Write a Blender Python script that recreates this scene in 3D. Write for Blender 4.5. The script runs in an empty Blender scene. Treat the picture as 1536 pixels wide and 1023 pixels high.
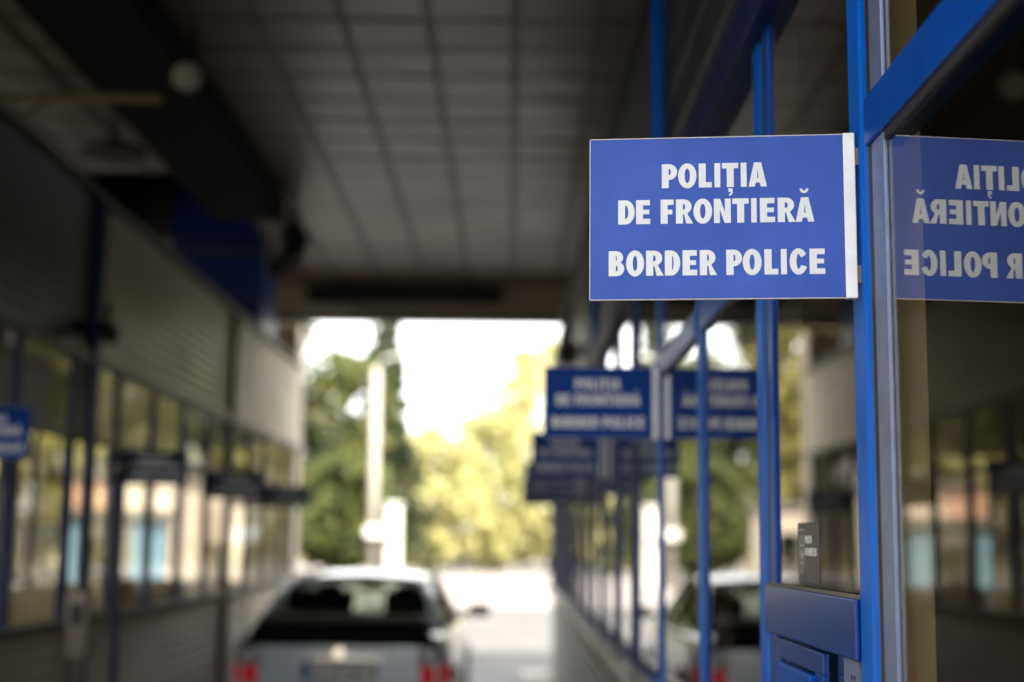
import bpy, math, random
from mathutils import Vector, Matrix
R = math.radians
SC = bpy.context.scene
COL = SC.collection
rnd = random.Random(7)

# ------------------------------------------------------------------ camera
cam = bpy.data.cameras.new('camera'); co = bpy.data.objects.new('camera', cam); COL.objects.link(co)
cam.lens = 50; cam.sensor_width = 36; cam.clip_start = .05; cam.clip_end = 3000
co.location = (0, 0, 1.65)
co.rotation_mode = 'QUATERNION'
co.rotation_quaternion = (Matrix.Rotation(R(90+8.1), 4, 'X') @ Matrix.Rotation(R(.62), 4, 'Z')).to_quaternion()
cam.dof.use_dof = True; cam.dof.focus_distance = 2.08; cam.dof.aperture_fstop = 1.9
SC.camera = co
# ------------------------------------------------------------------ world, sun, exposure
SUN_EL, SUN_AZ = 46, 150            # azimuth measured from +Y (ahead) towards +X
w = bpy.data.worlds.new('World'); SC.world = w; w.use_nodes = True
nt = w.node_tree; bg = nt.nodes['Background']
sky = nt.nodes.new('ShaderNodeTexSky'); sky.sky_type = 'NISHITA'; sky.sun_disc = False
sky.sun_elevation = R(SUN_EL); sky.sun_rotation = R(SUN_AZ)
sky.dust_density = 4.0; sky.air_density = 1.0; sky.ozone_density = .6
# thin white cloud veil over the blue
tcw = nt.nodes.new('ShaderNodeTexCoord'); cn_ = nt.nodes.new('ShaderNodeTexNoise'); cn_.inputs['Scale'].default_value = 2.2; cn_.inputs['Detail'].default_value = 7
cm = nt.nodes.new('ShaderNodeMapping'); cm.inputs['Scale'].default_value = (1, 1, 3.0)
cr = nt.nodes.new('ShaderNodeValToRGB'); cr.color_ramp.elements[0].position = .25; cr.color_ramp.elements[1].position = .55
cr.color_ramp.elements[0].color = (.72, .72, .72, 1); cr.color_ramp.elements[1].color = (1, 1, 1, 1)
cx = nt.nodes.new('ShaderNodeMix'); cx.data_type = 'RGBA'; cx.inputs[7].default_value = (7.1, 7.1, 7.0, 1)
nt.links.new(tcw.outputs['Generated'], cm.inputs[0]); nt.links.new(cm.outputs[0], cn_.inputs['Vector']); nt.links.new(cn_.outputs['Fac'], cr.inputs[0])
nt.links.new(cr.outputs[0], cx.inputs[0]); nt.links.new(sky.outputs[0], cx.inputs[6]); nt.links.new(cx.outputs[2], bg.inputs[0])
bg.inputs[1].default_value = .12
sd = bpy.data.lights.new('sun', 'SUN'); so = bpy.data.objects.new('sun', sd); COL.objects.link(so)
sd.energy = 4.0; sd.angle = R(.5); sd.color = (1, .91, .76)
dirv = Vector((math.sin(R(SUN_AZ))*math.cos(R(SUN_EL)), math.cos(R(SUN_AZ))*math.cos(R(SUN_EL)), math.sin(R(SUN_EL))))
so.rotation_mode = 'QUATERNION'; so.rotation_quaternion = dirv.to_track_quat('Z', 'Y'); so.location = (0, -5, 30)
SC.view_settings.view_transform = 'Standard'; SC.view_settings.look = 'None'
SC.view_settings.exposure = 2.5; SC.view_settings.gamma = 1
SC.render.engine = 'CYCLES'
SC.cycles.use_denoising = True
SC.cycles.max_bounces = 14; SC.cycles.diffuse_bounces = 6; SC.cycles.glossy_bounces = 6
SC.cycles.transparent_max_bounces = 40; SC.cycles.transmission_bounces = 6
SC.cycles.sample_clamp_indirect = 6; SC.cycles.caustics_reflective = False; SC.cycles.caustics_refractive = False

# ------------------------------------------------------------------ materials
def mat(name, col, rough=.5, metal=0, spec=.5, var=0, vscale=3, bump=0, bscale=40, col2=None, coat=0, sheen=None, stretch=None):
    m = bpy.data.materials.new(name); m.use_nodes = True
    n = m.node_tree; b = n.nodes['Principled BSDF']
    b.inputs['Base Color'].default_value = (*col, 1); b.inputs['Roughness'].default_value = rough
    b.inputs['Metallic'].default_value = metal; b.inputs['Specular IOR Level'].default_value = spec
    b.inputs['Coat Weight'].default_value = coat; b.inputs['Coat Roughness'].default_value = .08
    tc = n.nodes.new('ShaderNodeTexCoord'); src = tc.outputs['Object']
    if stretch:
        mp = n.nodes.new('ShaderNodeMapping'); mp.inputs['Scale'].default_value = stretch
        n.links.new(src, mp.inputs[0]); src = mp.outputs[0]
    if var or col2:
        t = n.nodes.new('ShaderNodeTexNoise'); t.inputs['Scale'].default_value = vscale; t.inputs['Detail'].default_value = 6
        t.inputs['Roughness'].default_value = .65
        n.links.new(src, t.inputs['Vector'])
        r = n.nodes.new('ShaderNodeValToRGB')
        c2 = col2 or tuple(c*(1-var) for c in col)
        r.color_ramp.elements[0].position = .32; r.color_ramp.elements[1].position = .68
        r.color_ramp.elements[0].color = (*c2, 1); r.color_ramp.elements[1].color = (*[min(1, c*(1+var*.4)) for c in col], 1)
        n.links.new(t.outputs['Fac'], r.inputs[0]); n.links.new(r.outputs[0], b.inputs['Base Color'])
        mr = n.nodes.new('ShaderNodeMapRange'); mr.inputs['To Min'].default_value = min(1, rough*1.25+.03); mr.inputs['To Max'].default_value = rough*.85
        n.links.new(t.outputs['Fac'], mr.inputs['Value']); n.links.new(mr.outputs[0], b.inputs['Roughness'])
    if bump:
        t2 = n.nodes.new('ShaderNodeTexNoise'); t2.inputs['Scale'].default_value = bscale; t2.inputs['Detail'].default_value = 4
        n.links.new(src, t2.inputs['Vector'])
        bp = n.nodes.new('ShaderNodeBump'); bp.inputs['Strength'].default_value = bump; bp.inputs['Distance'].default_value = .01
        n.links.new(t2.outputs['Fac'], bp.inputs['Height']); n.links.new(bp.outputs[0], b.inputs['Normal'])
    return m

def glass(name, f0, k, tint, rough=0.0, wav=0.0):
    """window pane: Schlick mirror over a tinted see-through body, the same from both sides"""
    m = bpy.data.materials.new(name); m.use_nodes = True; n = m.node_tree; n.nodes.clear(); L = n.links.new
    out = n.nodes.new('ShaderNodeOutputMaterial'); mx = n.nodes.new('ShaderNodeMixShader')
    tr = n.nodes.new('ShaderNodeBsdfTransparent'); gl = n.nodes.new('ShaderNodeBsdfGlossy')
    tr.inputs[0].default_value = (*tint, 1); gl.inputs['Roughness'].default_value = rough; gl.inputs[0].default_value = (.95, .96, .97, 1)
    lw = n.nodes.new('ShaderNodeLayerWeight'); lw.inputs['Blend'].default_value = .5
    pw = n.nodes.new('ShaderNodeMath'); pw.operation = 'POWER'; pw.inputs[1].default_value = 5
    ma = n.nodes.new('ShaderNodeMath'); ma.operation = 'MULTIPLY_ADD'; ma.inputs[1].default_value = k; ma.inputs[2].default_value = f0; ma.use_clamp = True
    L(lw.outputs['Facing'], pw.inputs[0]); L(pw.outputs[0], ma.inputs[0]); L(ma.outputs[0], mx.inputs[0])
    L(tr.outputs[0], mx.inputs[1]); L(gl.outputs[0], mx.inputs[2]); L(mx.outputs[0], out.inputs[0])
    if wav:
        tc = n.nodes.new('ShaderNodeTexCoord'); t = n.nodes.new('ShaderNodeTexNoise'); t.inputs['Scale'].default_value = 1.6; t.inputs['Detail'].default_value = 1
        bp = n.nodes.new('ShaderNodeBump'); bp.inputs['Strength'].default_value = wav; bp.inputs['Distance'].default_value = .01
        L(tc.outputs['Object'], t.inputs['Vector']); L(t.outputs['Fac'], bp.inputs['Height']); L(bp.outputs[0], gl.inputs['Normal'])
    return m

def leafmat(name, c1, c2, c3):
    m = bpy.data.materials.new(name); m.use_nodes = True; n = m.node_tree; L = n.links.new
    b = n.nodes['Principled BSDF']; b.inputs['Roughness'].default_value = .55
    g = n.nodes.new('ShaderNodeNewGeometry'); r = n.nodes.new('ShaderNodeValToRGB')
    r.color_ramp.elements[0].color = (*c1, 1); r.color_ramp.elements[1].color = (*c3, 1)
    e = r.color_ramp.elements.new(.5); e.color = (*c2, 1)
    L(g.outputs['Random Per Island'], r.inputs[0]); L(r.outputs[0], b.inputs['Base Color'])
    t = n.nodes.new('ShaderNodeBsdfTranslucent'); mx = n.nodes.new('ShaderNodeMixShader'); mx.inputs[0].default_value = .5
    L(r.outputs[0], t.inputs[0]); L(b.outputs[0], mx.inputs[1]); L(t.outputs[0], mx.inputs[2])
    L(mx.outputs[0], n.nodes['Material Output'].inputs[0])
    return m

def emit(name, col, s):
    m = mat(name, col); b = m.node_tree.nodes['Principled BSDF']
    b.inputs['Emission Color'].default_value = (*col, 1); b.inputs['Emission Strength'].default_value = s
    return m

M = dict(
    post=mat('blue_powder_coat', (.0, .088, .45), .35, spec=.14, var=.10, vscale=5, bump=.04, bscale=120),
    frame=mat('deep_blue_powder_coat', (.0, .05, .30), .32, spec=.16, var=.12, vscale=5, bump=.03, bscale=120),
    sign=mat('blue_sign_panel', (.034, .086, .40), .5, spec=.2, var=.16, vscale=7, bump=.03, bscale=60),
    sign_shaded=mat('blue_sign_panel_shaded', (.0, .036, .23), .6, spec=.15, var=.15, vscale=6),  # darker copy of the sign blue, shade under the canopy put in
    letter=mat('white_vinyl', (.62, .65, .69), .5, var=.05, vscale=30),
    strip=mat('white_aluminium_profile', (.60, .60, .63), .35, metal=.2, var=.10, vscale=25),
    edge=mat('pale_cut_edge', (.55, .5, .5), .5),
    midblue=mat('dark_blue_coat', (.0, .028, .17), .22, spec=.3, var=.05, vscale=2),  # darker blue of the window rail and hatch frame
    spacer=mat('steel_spacer', (.13, .17, .29), .35, metal=.3, var=.15, vscale=30),
    rubber=mat('black_gasket', (.012, .012, .014), .6),
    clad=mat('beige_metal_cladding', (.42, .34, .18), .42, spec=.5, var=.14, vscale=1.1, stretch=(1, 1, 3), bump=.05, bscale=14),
    clad_low=mat('pale_metal_siding', (.60, .51, .40), .5, var=.16, vscale=1.3, stretch=(1, 1, 3)),
    clad_dark=mat('navy_metal_cladding', (.018, .021, .038), .38, var=.25, vscale=1.5, bump=.05, bscale=14),
    trim=mat('grey_metal_trim', (.085, .08, .072), .5, var=.2, vscale=4),
    blue_dark=mat('navy_steel_and_shade', (.002, .009, .065), .45, spec=.25, var=.3, vscale=5),  # navy paint; also stands in for shade on head beam and left signs
    blue_clad=mat('blue_column_cladding', (.003, .06, .42), .35, var=.25, vscale=2),
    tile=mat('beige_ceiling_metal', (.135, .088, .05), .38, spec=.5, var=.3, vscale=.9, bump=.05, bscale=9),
    batten=mat('brown_ceiling_batten', (.055, .042, .031), .5, var=.3, vscale=3),
    black=mat('black_metal', (.01, .01, .012), .45, var=.3, vscale=5),
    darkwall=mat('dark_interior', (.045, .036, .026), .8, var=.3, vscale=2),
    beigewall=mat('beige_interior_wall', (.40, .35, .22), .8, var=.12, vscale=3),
    concrete=mat('concrete', (.33, .31, .28), .85, var=.22, vscale=2, bump=.25, bscale=30),
    fascia=mat('beige_fascia', (.58, .49, .39), .6, var=.15, vscale=1.5),
    plaster=mat('cream_plaster', (.30, .26, .215), .8, var=.15, vscale=1.5),
    white=mat('white_paint', (.62, .61, .57), .55, var=.08, vscale=3),
    asphalt=mat('asphalt', (.055, .053, .053), .75, var=.3, vscale=1.2, bump=.4, bscale=90),
    apron=mat('worn_grey_asphalt', (.07, .067, .067), .75, var=.3, vscale=.9, bump=.3, bscale=60),
    lane=mat('lane_bounce_concrete', (.12, .115, .115), .7, var=.25, vscale=1.2, bump=.3, bscale=60),
    pave=mat('pale_concrete_paving', (.21, .19, .185), .8, var=.22, vscale=.6, bump=.2, bscale=30),
    soil=mat('dry_grass_ground', (.22, .20, .08), .9, var=.4, vscale=.5, bump=.4, bscale=12),
    bark=mat('bark', (.10, .075, .05), .9, var=.4, vscale=6, bump=.5, bscale=20),
    ledge=mat('worn_pale_ledge', (.34, .32, .22), .4, var=.3, vscale=6),
    sticker=mat('grey_sticker', (.06, .06, .07), .5, var=.08, vscale=20),
    sticker_ink=mat('pale_grey_print', (.62, .62, .64), .5),
    tube=mat('cream_tube', (.62, .52, .27), .5, var=.1),
    lampw=mat('white_lamp_glass', (.75, .75, .78), .3),
    pink=mat('salmon_plaster', (.42, .25, .18), .8, var=.12),
    cyan=mat('light_blue_paint', (.09, .18, .26), .5, var=.15),
    red=mat('red_paint', (.55, .02, .03), .4, var=.1),
    roof=mat('red_tiles', (.35, .13, .08), .8, var=.2, vscale=4),
    paint=mat('silver_car_paint', (.48, .57, .66), .30, metal=.1, coat=.8, var=.03),
    paint2=mat('light_blue_car_paint', (.14, .32, .45), .3, metal=.3, coat=.8, var=.03),
    plastic=mat('black_car_plastic', (.012, .012, .014), .45, var=.2, vscale=20),
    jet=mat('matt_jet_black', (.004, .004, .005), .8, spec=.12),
    seat=mat('dark_upholstery', (.02, .02, .022), .9),
    tyre=mat('tyre_rubber', (.02, .02, .02), .85), rim=mat('alloy_rim', (.5, .5, .52), .3, metal=.9),
    redlamp=emit('red_lamp_lens', (.55, .008, .015), .04), clearlamp=mat('clear_lamp_lens', (.5, .5, .56), .15, coat=.7),
    plate=mat('number_plate_white', (.85, .82, .76), .4), plateblue=mat('number_plate_blue', (.02, .12, .5), .4),
    chrome=mat('chrome', (.8, .8, .82), .12, metal=1),
)
M['gl_right'] = glass('reflective_double_glazing', .085, 1.05, (.86, .82, .74), wav=.003)
M['gl_left'] = glass('clear_double_glazing', .02, .24, (.98, .97, .93), wav=.02)
M['gl_car'] = glass('dark_car_glass', .04, .5, (.10, .11, .11))
M['gl_rear'] = glass('rear_car_glass', .03, .35, (.34, .38, .34))
M['gl_front'] = glass('front_car_glass', .05, .8, (.62, .68, .62))
M['gl_house'] = glass('house_glass', .10, .9, (.2, .2, .2))
M['leaf_yellow'] = leafmat('yellow_green_leaves', (.30, .32, .12), (.46, .44, .20), (.58, .54, .28))  # leaf colours paled to carry the distant haze
M['leaf_green'] = leafmat('green_leaves', (.035, .055, .018), (.08, .105, .03), (.19, .19, .05))
M['leaf_dark'] = leafmat('dark_green_leaves', (.018, .034, .018), (.035, .055, .026), (.10, .11, .04))
M['leaf_olive'] = leafmat('olive_leaves', (.07, .078, .02), (.17, .165, .04), (.30, .26, .07))

# ------------------------------------------------------------------ mesh helpers
class MB:
    def __init__(s): s.v = []; s.f = []; s.mi = []
    def quad(s, a, b, c, d, mi=0):
        n = len(s.v); s.v += [a, b, c, d]; s.f.append((n, n+1, n+2, n+3)); s.mi.append(mi); return s
    def box(s, x0, x1, y0, y1, z0, z1, mi=0):
        n = len(s.v)
        s.v += [(x0, y0, z0), (x1, y0, z0), (x1, y1, z0), (x0, y1, z0), (x0, y0, z1), (x1, y0, z1), (x1, y1, z1), (x0, y1, z1)]
        for q in ((0, 3, 2, 1), (4, 5, 6, 7), (0, 1, 5, 4), (1, 2, 6, 5), (2, 3, 7, 6), (3, 0, 4, 7)):
            s.f.append(tuple(n+i for i in q)); s.mi.append(mi)
        return s
    def obox(s, c, ax, hx, hy, hz):
        """box centred at c, ax = 3x3 Matrix columns"""
        n = len(s.v); c = Vector(c)
        for sz in (-1, 1):
            for sx, sy in ((-1, -1), (1, -1), (1, 1), (-1, 1)):
                s.v.append(tuple(c + ax @ Vector((sx*hx, sy*hy, sz*hz))))
        for q in ((0, 3, 2, 1), (4, 5, 6, 7), (0, 1, 5, 4), (1, 2, 6, 5), (2, 3, 7, 6), (3, 0, 4, 7)):
            s.f.append(tuple(n+i for i in q)); s.mi.append(0)
        return s
    def tube(s, pts, rads, seg=12, cap=True):
        pts = [Vector(p) for p in pts]
        if not hasattr(rads, '__len__'): rads = [rads]*len(pts)
        base = len(s.v)
        for i, p in enumerate(pts):
            d = (pts[min(i+1, len(pts)-1)] - pts[max(i-1, 0)]).normalized()
            u = d.cross(Vector((0, 0, 1)) if abs(d.z) < .9 else Vector((1, 0, 0))).normalized(); v = d.cross(u)
            for k in range(seg):
                a = 2*math.pi*k/seg; s.v.append(tuple(p + (u*math.cos(a)+v*math.sin(a))*rads[i]))
        for i in range(len(pts)-1):
            for k in range(seg):
                a = base+i*seg+k; b = base+i*seg+(k+1) % seg
                s.f.append((a, b, b+seg, a+seg)); s.mi.append(0)
        if cap:
            s.f.append(tuple(base+k for k in range(seg))[::-1]); s.mi.append(0)
            e = base+(len(pts)-1)*seg; s.f.append(tuple(e+k for k in range(seg))); s.mi.append(0)
        return s
    def prism(s, poly, axis, a, b):
        """poly of 2-D points extruded along axis from a to b (axis x: points are y,z; y: x,z; z: x,y)"""
        def P(p, t): return {'x': (t, p[0], p[1]), 'y': (p[0], t, p[1]), 'z': (p[0], p[1], t)}[axis]
        n = len(s.v); k = len(poly)
        s.v += [P(p, a) for p in poly]+[P(p, b) for p in poly]
        s.f.append(tuple(range(n+k-1, n-1, -1))); s.f.append(tuple(range(n+k, n+2*k))); s.mi += [0, 0]
        for i in range(k):
            j = (i+1) % k; s.f.append((n+i, n+j, n+k+j, n+k+i)); s.mi.append(0)
        return s
    def grid(s, rows, closed=False):
        n = len(s.v); w_ = len(rows[0])
        for r_ in rows: s.v += [tuple(p) for p in r_]
        for i in range(len(rows)-1):
            for j in range(w_ - (0 if closed else 1)):
                a = n+i*w_+j; b = n+i*w_+(j+1) % w_
                s.f.append((a, b, b+w_, a+w_)); s.mi.append(0)
        return s
    def build(s, name, m, parent=None, smooth=False, bevel=0, recalc=True, sub=0):
        me = bpy.data.meshes.new(name); me.from_pydata(s.v, [], s.f)
        for x in (m if isinstance(m, (list, tuple)) else [m]): me.materials.append(M[x])
        if any(s.mi): me.polygons.foreach_set('material_index', s.mi)
        if recalc:
            import bmesh
            bm = bmesh.new(); bm.from_mesh(me); bmesh.ops.recalc_face_normals(bm, faces=bm.faces); bm.to_mesh(me); bm.free()
        o = bpy.data.objects.new(name, me); COL.objects.link(o)
        if smooth:
            me.polygons.foreach_set('use_smooth', [True]*len(me.polygons))
        if bevel:
            b = o.modifiers.new('bevel', 'BEVEL'); b.width = bevel; b.segments = 2; b.limit_method = 'ANGLE'
        if sub:
            u = o.modifiers.new('sub', 'SUBSURF'); u.levels = sub; u.render_levels = sub
        if parent: o.parent = parent; o.matrix_parent_inverse = Matrix.Translation(-Vector(parent.location)) if parent.rotation_euler.z == 0 and parent.rotation_mode == 'XYZ' and not parent.get('local') else Matrix()
        return o
def empty(name, loc=(0, 0, 0), local=False):
    o = bpy.data.objects.new(name, None); COL.objects.link(o); o.location = loc; o.empty_display_size = .1
    if local: o['local'] = 1
    return o
def tag(o, label=None, cat=None, group=None, kind=None):
    if label: o['label'] = label
    if cat: o['category'] = cat
    if group: o['group'] = group
    if kind: o['kind'] = kind
    return o
def copy_tree(o, parent=None):
    c = o.copy(); COL.objects.link(c)
    if parent:
        pi = o.matrix_parent_inverse.copy(); c.parent = parent; c.matrix_parent_inverse = pi
    for ch in list(o.children): copy_tree(ch, c)
    return c

# ------------------------------------------------------------------ ground
def ring(z, x0, x1, y0, y1, name, m, kind='structure'):
    o = MB().quad((x0, y0, z), (x1, y0, z), (x1, y1, z), (x0, y1, z)).build(name, m, recalc=False); tag(o, kind=kind); return o
ring(-.02, -900, 900, -900, 900, 'ground', 'soil')
ring(-.012, -40, 30, -60, 38, 'asphalt_yard', 'asphalt')
ring(-.006, -22, 16, 17, 140, 'pavement', 'pave')
ring(-.009, -40, 30, -60, 2.0, 'forecourt', 'asphalt')
ring(-.004, -22, 16, 17, 38, 'asphalt_apron', 'apron')
ring(-.002, -2.1, .2, 2.0, 8.5, 'road', 'asphalt')
ring(-.001, -2.1, .2, 8.5, 17, 'road_bounce_strip', 'lane')  # unseen paler strip added to bounce light to wall and far ceiling
mk = MB()
for i in range(9): mk.quad((-4.0, 18+i*6, .002), (-3.86, 18+i*6, .002), (-3.86, 21+i*6, .002), (-4.0, 21+i*6, .002))
o = mk.build('road_marking', 'white', recalc=False); tag(o, kind='structure')

# ------------------------------------------------------------------ canopy
Y0, Y1, HC = 1.6, 16.5, 4.65
cn = tag(empty('canopy'), 'wide dark canopy with square beige ceiling tiles over the checkpoint lanes', 'canopy')
t = MB()
for ix in range(-24, 12):
    for iy in range(0, 31):
        x0 = ix*.5+.026; x1 = x0+.448; y0 = Y0-.2+iy*.5+.022; y1 = y0+.456
        if y0 > Y1-.1: continue
        if y1 > Y1-.02: y1 = Y1-.02
        if x1 > -4.05 and x0 < -2.5 and y1 > 11.5 and y0 < 14.2: continue
        dz = [rnd.uniform(-.004, .004) for _ in range(4)]
        a = (x0, y0, HC+dz[0]); b = (x1, y0, HC+dz[1]); c = (x1, y1, HC+dz[2]); d = (x0, y1, HC+dz[3])
        t.quad(a, b, c, d)
        for p, q in ((a, b), (b, c), (c, d), (d, a)): t.quad(p, q, (q[0], q[1], HC+.016), (p[0], p[1], HC+.016))
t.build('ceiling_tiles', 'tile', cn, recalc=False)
b = MB()
zb = HC+.016
b.box(-12, -4.05, Y0-.2, Y1, zb, zb+.05); b.box(-2.5, 6, Y0-.2, Y1, zb, zb+.05)
b.box(-4.05, -2.5, Y0-.2, 11.5, zb, zb+.05); b.box(-4.05, -2.5, 14.2, Y1, zb, zb+.05)
b.build('ceiling_backing', 'batten', cn)
MB().box(-4.15, -2.4, 11.4, 11.5, zb+.05, 6.2).box(-4.15, -4.05, 11.5, 14.2, zb+.05, 6.2).box(-2.5, -2.4, 11.5, 14.2, zb+.05, 6.2).box(-4.15, -2.4, 11.4, 14.3, 6.2, 6.3).build('ceiling_recess', 'black', cn)
MB().box(-4.05, -3.5, 14.2, 14.3, zb+.05, 6.2).build('recess_wall', 'trim', cn)
MB().box(-12.2, 6.2, Y0-.35, Y1+.5, 6.35, 6.6).build('roof_slab', 'concrete', cn)
MB().box(-12.2, 6.2, Y0-.45, Y0-.2, 3.80, 6.35).build('near_fascia', 'frame', cn)  # unseen; hung low to keep ground bounce light off the ceiling
MB().box(-12.2, 6.2, Y1, Y1+.18, 4.27, 6.35).build('far_fascia', 'fascia', cn)
MB().box(-12.2, 6.2, Y1-.03, Y1+.22, 4.22, 4.267).build('fascia_edge_trim', 'trim', cn)
MB().box(-12.2, -12.0, Y0-.2, Y1, 3.8, 6.35).build('side_fascia', 'frame', cn)  # unseen side, dropped as low to block bounce light from outside
MB().box(6, 6.2, Y0-.2, Y1, 0, 6.35).build('side_wall', 'darkwall', cn)
d = MB().box(-2.62, -2.0, Y0-.1, 12.2, 4.42, HC-.01).build('ceiling_shade_box', 'jet', cn, bevel=.01)  # added dark box standing in for shade on the left ceiling
# lane sign board on the inside of the far fascia
lb = tag(empty('lane_board', (-1.28, Y1-.12, 4.40)), 'long black lane display board hung under the far edge of the canopy', 'display board')
MB().box(-2.40, -.12, Y1-.17, Y1-.04, 4.43, 4.61).build('board_case', 'black', lb, bevel=.01)
MB().box(-2.34, -.18, Y1-.178, Y1-.171, 4.46, 4.58).build('board_screen', 'rubber', lb)
for x in (-2.0, -.5): MB().box(x, x+.04, Y1-.12, Y1-.08, 4.611, 4.66).build('hanger', 'trim', lb)
fb = tag(empty('ballast_box', (-2.2, Y1-.1, 4.30)), 'pale long box fixed below the left end of the black lane board', 'box')
MB().box(-2.52, -1.85, Y1-.16, Y1-.035, 4.30, 4.40).build('box_body', 'fascia', fb, bevel=.008)
MB().box(-2.49, -1.88, Y1-.168, Y1-.161, 4.315, 4.385).build('box_cover', 'white', fb)

# columns
def column(name, x0, x1, y0, y1, z0, z1, m, label, bands=()):
    c = tag(empty(name, ((x0+x1)/2, (y0+y1)/2, z0)), label, 'column')
    MB().box(x0, x1, y0, y1, z0, z1).build('shaft', m, c, bevel=.01)
    for za in bands: MB().box(x0-.03, x1+.03, y0-.03, y1+.03, za, za+.07).build('band', 'trim', c, bevel=.005)
    return c
column('blue_column', -3.48, -2.54, 14.22, 15.1, 3.4, 6.2, 'blue_clad', 'broad blue clad canopy column rising above the left booth roof', (4.52,))
column('canopy_column', -3.05, -2.53, 16.75, 17.2, 0, 4.215, 'fascia', 'beige square column at the far end of the left booth', (.1,))
column('canopy_column', .95, 1.45, 16.75, 17.2, 0, 4.215, 'fascia', 'beige square column at the far end of the right booth', (.1,))

# ------------------------------------------------------------------ booths
def siding(mb, x, y0, y1, z0, z1, pitch, depth, sgn):
    """horizontal trapezoid sheet, outer face towards sgn"""
    pr = []; z = z0
    while z < z1-1e-6:
        zt = min(z+pitch, z1)
        pr += [(x, z), (x+sgn*depth, z+.012), (x+sgn*depth, zt-.016), (x, zt-.004)]
        z = zt
    back = [(x-sgn*.05, z1), (x-sgn*.05, z0)]
    mb.prism(pr+back, 'y', y0, y1)

def booth(name, label, xf, sgn, ys, yend, post_m, gl, depth, clad_cuts, lower):
    """xf = outer post face; sgn = +1 when the building lies towards +x (right), -1 on the left"""
    r = tag(empty(name, (xf+sgn*.5, ys[0], 0)), label, 'booth building')
    gx = xf+sgn*.022                     # outer glass face
    def bx(xa, xb, *a):                  # x measured inward from post face
        x0, x1 = sorted((xf+sgn*xa, xf+sgn*xb)); return MB().box(x0, x1, *a)
    ya, yb = ys[0]-.5, yend
    zs, zt, zw, ztop = 1.22, 2.235, 2.66, 3.68
    if sgn > 0: zs = 1.20
    # wall under the sill
    lw = MB(); siding(lw, xf+sgn*.03, ya, yb, .12, zs-.03, .085, .014, -sgn); lw.build('lower_wall', lower, r)
    bx(.0, .3, ya, yb, 0, .118).build('plinth', 'concrete', r, bevel=.01)
    return r, gx, bx, ya, yb, zs, zt, zw, ztop

# ---- right booth
PS, PY = .93, 2.0
XR = .49
ysr = [PY+PS*k for k in range(-4, 0)] + [1.967, 2.775, 3.69, 4.72] + [4.72+PS*k for k in range(1, 14)]
YW = [2.0, 4.72, 4.72+3*PS, 4.72+6*PS, 4.72+9*PS]
rb, gx, bx, ya, yb, zs, zt, zw, ztop = booth('booth_building', 'blue framed glass booth building along the right side of the lane', XR, 1, ysr, 17.0, 'post', 'gl_right', 2.4, None, 'trim')
for k, y in enumerate(ysr):
    z0 = .6 if False else zs
    if k in (3, 4, 5): z0 = .12
    po = .012 if k >= 8 else 0
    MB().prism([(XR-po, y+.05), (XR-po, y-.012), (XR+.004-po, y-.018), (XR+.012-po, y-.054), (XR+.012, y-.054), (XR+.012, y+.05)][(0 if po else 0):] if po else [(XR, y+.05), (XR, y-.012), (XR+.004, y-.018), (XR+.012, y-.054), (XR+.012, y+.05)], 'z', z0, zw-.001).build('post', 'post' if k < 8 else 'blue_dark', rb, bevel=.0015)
    bx(.0122, .075, y-.048, y+.048, z0, zw-.001).build('inner_post', 'beigewall' if k in (3, 4) else 'trim', rb)
for k in range(len(ysr)-1):
    y0, y1 = ysr[k]+.05, ysr[k+1]-.05
    near = k in (3, 4)
    zlow = zs+.03 if not near else .15
    # gasket, spacer, glass of the main light
    bx(.0065, .0072, y0+.0005, y1-.0005, zlow, zt-.035).build('window_pane', 'gl_right', rb)
    for za, zb_ in ((zlow, zt-.036), (zt+.0355, zw-.002)):
        bx(.0015, .0063, y1-.022, y1-.0005, za, zb_).build('gasket', 'rubber', rb)
        bx(.0005, .0063, y1-(.084 if k < 4 else .07 if k == 4 else .036), y1-.0225, za, zb_).build('spacer', 'spacer' if k < 4 else 'frame', rb, bevel=.0015)
    bx(.0065, .0072, y0+.0005, y1-.0005, zt+.035, zw-.002).build('window_pane', 'gl_right', rb)
    if k == 4: continue
    bx(-.004, .05, y0, y1, zt-.035, zt+.035).build('transom', 'frame', rb, bevel=.003)
    bx(.001, .006, y0, y1-.085, zt-.048, zt-.0355).build('gasket', 'rubber', rb)
# bottom rail and hatch in the bay beyond the near sign
y0, y1 = ysr[4]+.05, ysr[5]-.05
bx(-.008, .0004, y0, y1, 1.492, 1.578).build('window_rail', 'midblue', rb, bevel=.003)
bx(-.004, .0004, y0, y1, 1.5785, 1.584).build('gasket', 'trim', rb)
ht = MB(); ha, hb = 2.22, 2.62
ht.box(XR-.010, XR+.0003, ha, hb, 1.455, 1.488).box(XR-.010, XR+.0003, ha, ha+.055, .95, 1.455).box(XR-.010, XR+.0003, hb-.055, hb, .95, 1.455).box(XR-.010, XR+.0003, ha, hb, .917, .95)
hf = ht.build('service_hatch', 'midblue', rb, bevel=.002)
h2 = MB(); a2, b2 = ha+.06, hb-.06
h2.box(XR-.018, XR-.0002, a2, b2, 1.41, 1.45).box(XR-.018, XR-.0002, a2, a2+.035, .99, 1.41).box(XR-.018, XR-.0002, b2-.035, b2, .99, 1.41).box(XR-.018, XR-.0002, a2, b2, .955, .99)
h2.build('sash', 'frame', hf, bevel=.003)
MB().box(XR-.035, XR-.0185, a2+.01, a2+.026, 1.15, 1.25).build('handle', 'black', hf, bevel=.003)
hd = MB()
for i in range(46):
    z = .9+i*.0125; hd.box(XR+.0005, XR+.0019, y0+.045, y0+.050, z, z+.006)
    hd.box(XR+.0005, XR+.0019, y0+.062, y0+.067, z, z+.006)
bx(.002, .0062, y0+.02, y0+.115, .9, 1.49).build('spacer', 'spacer', rb)
hd.build('spacer_perforation', 'rubber', rb)
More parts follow.
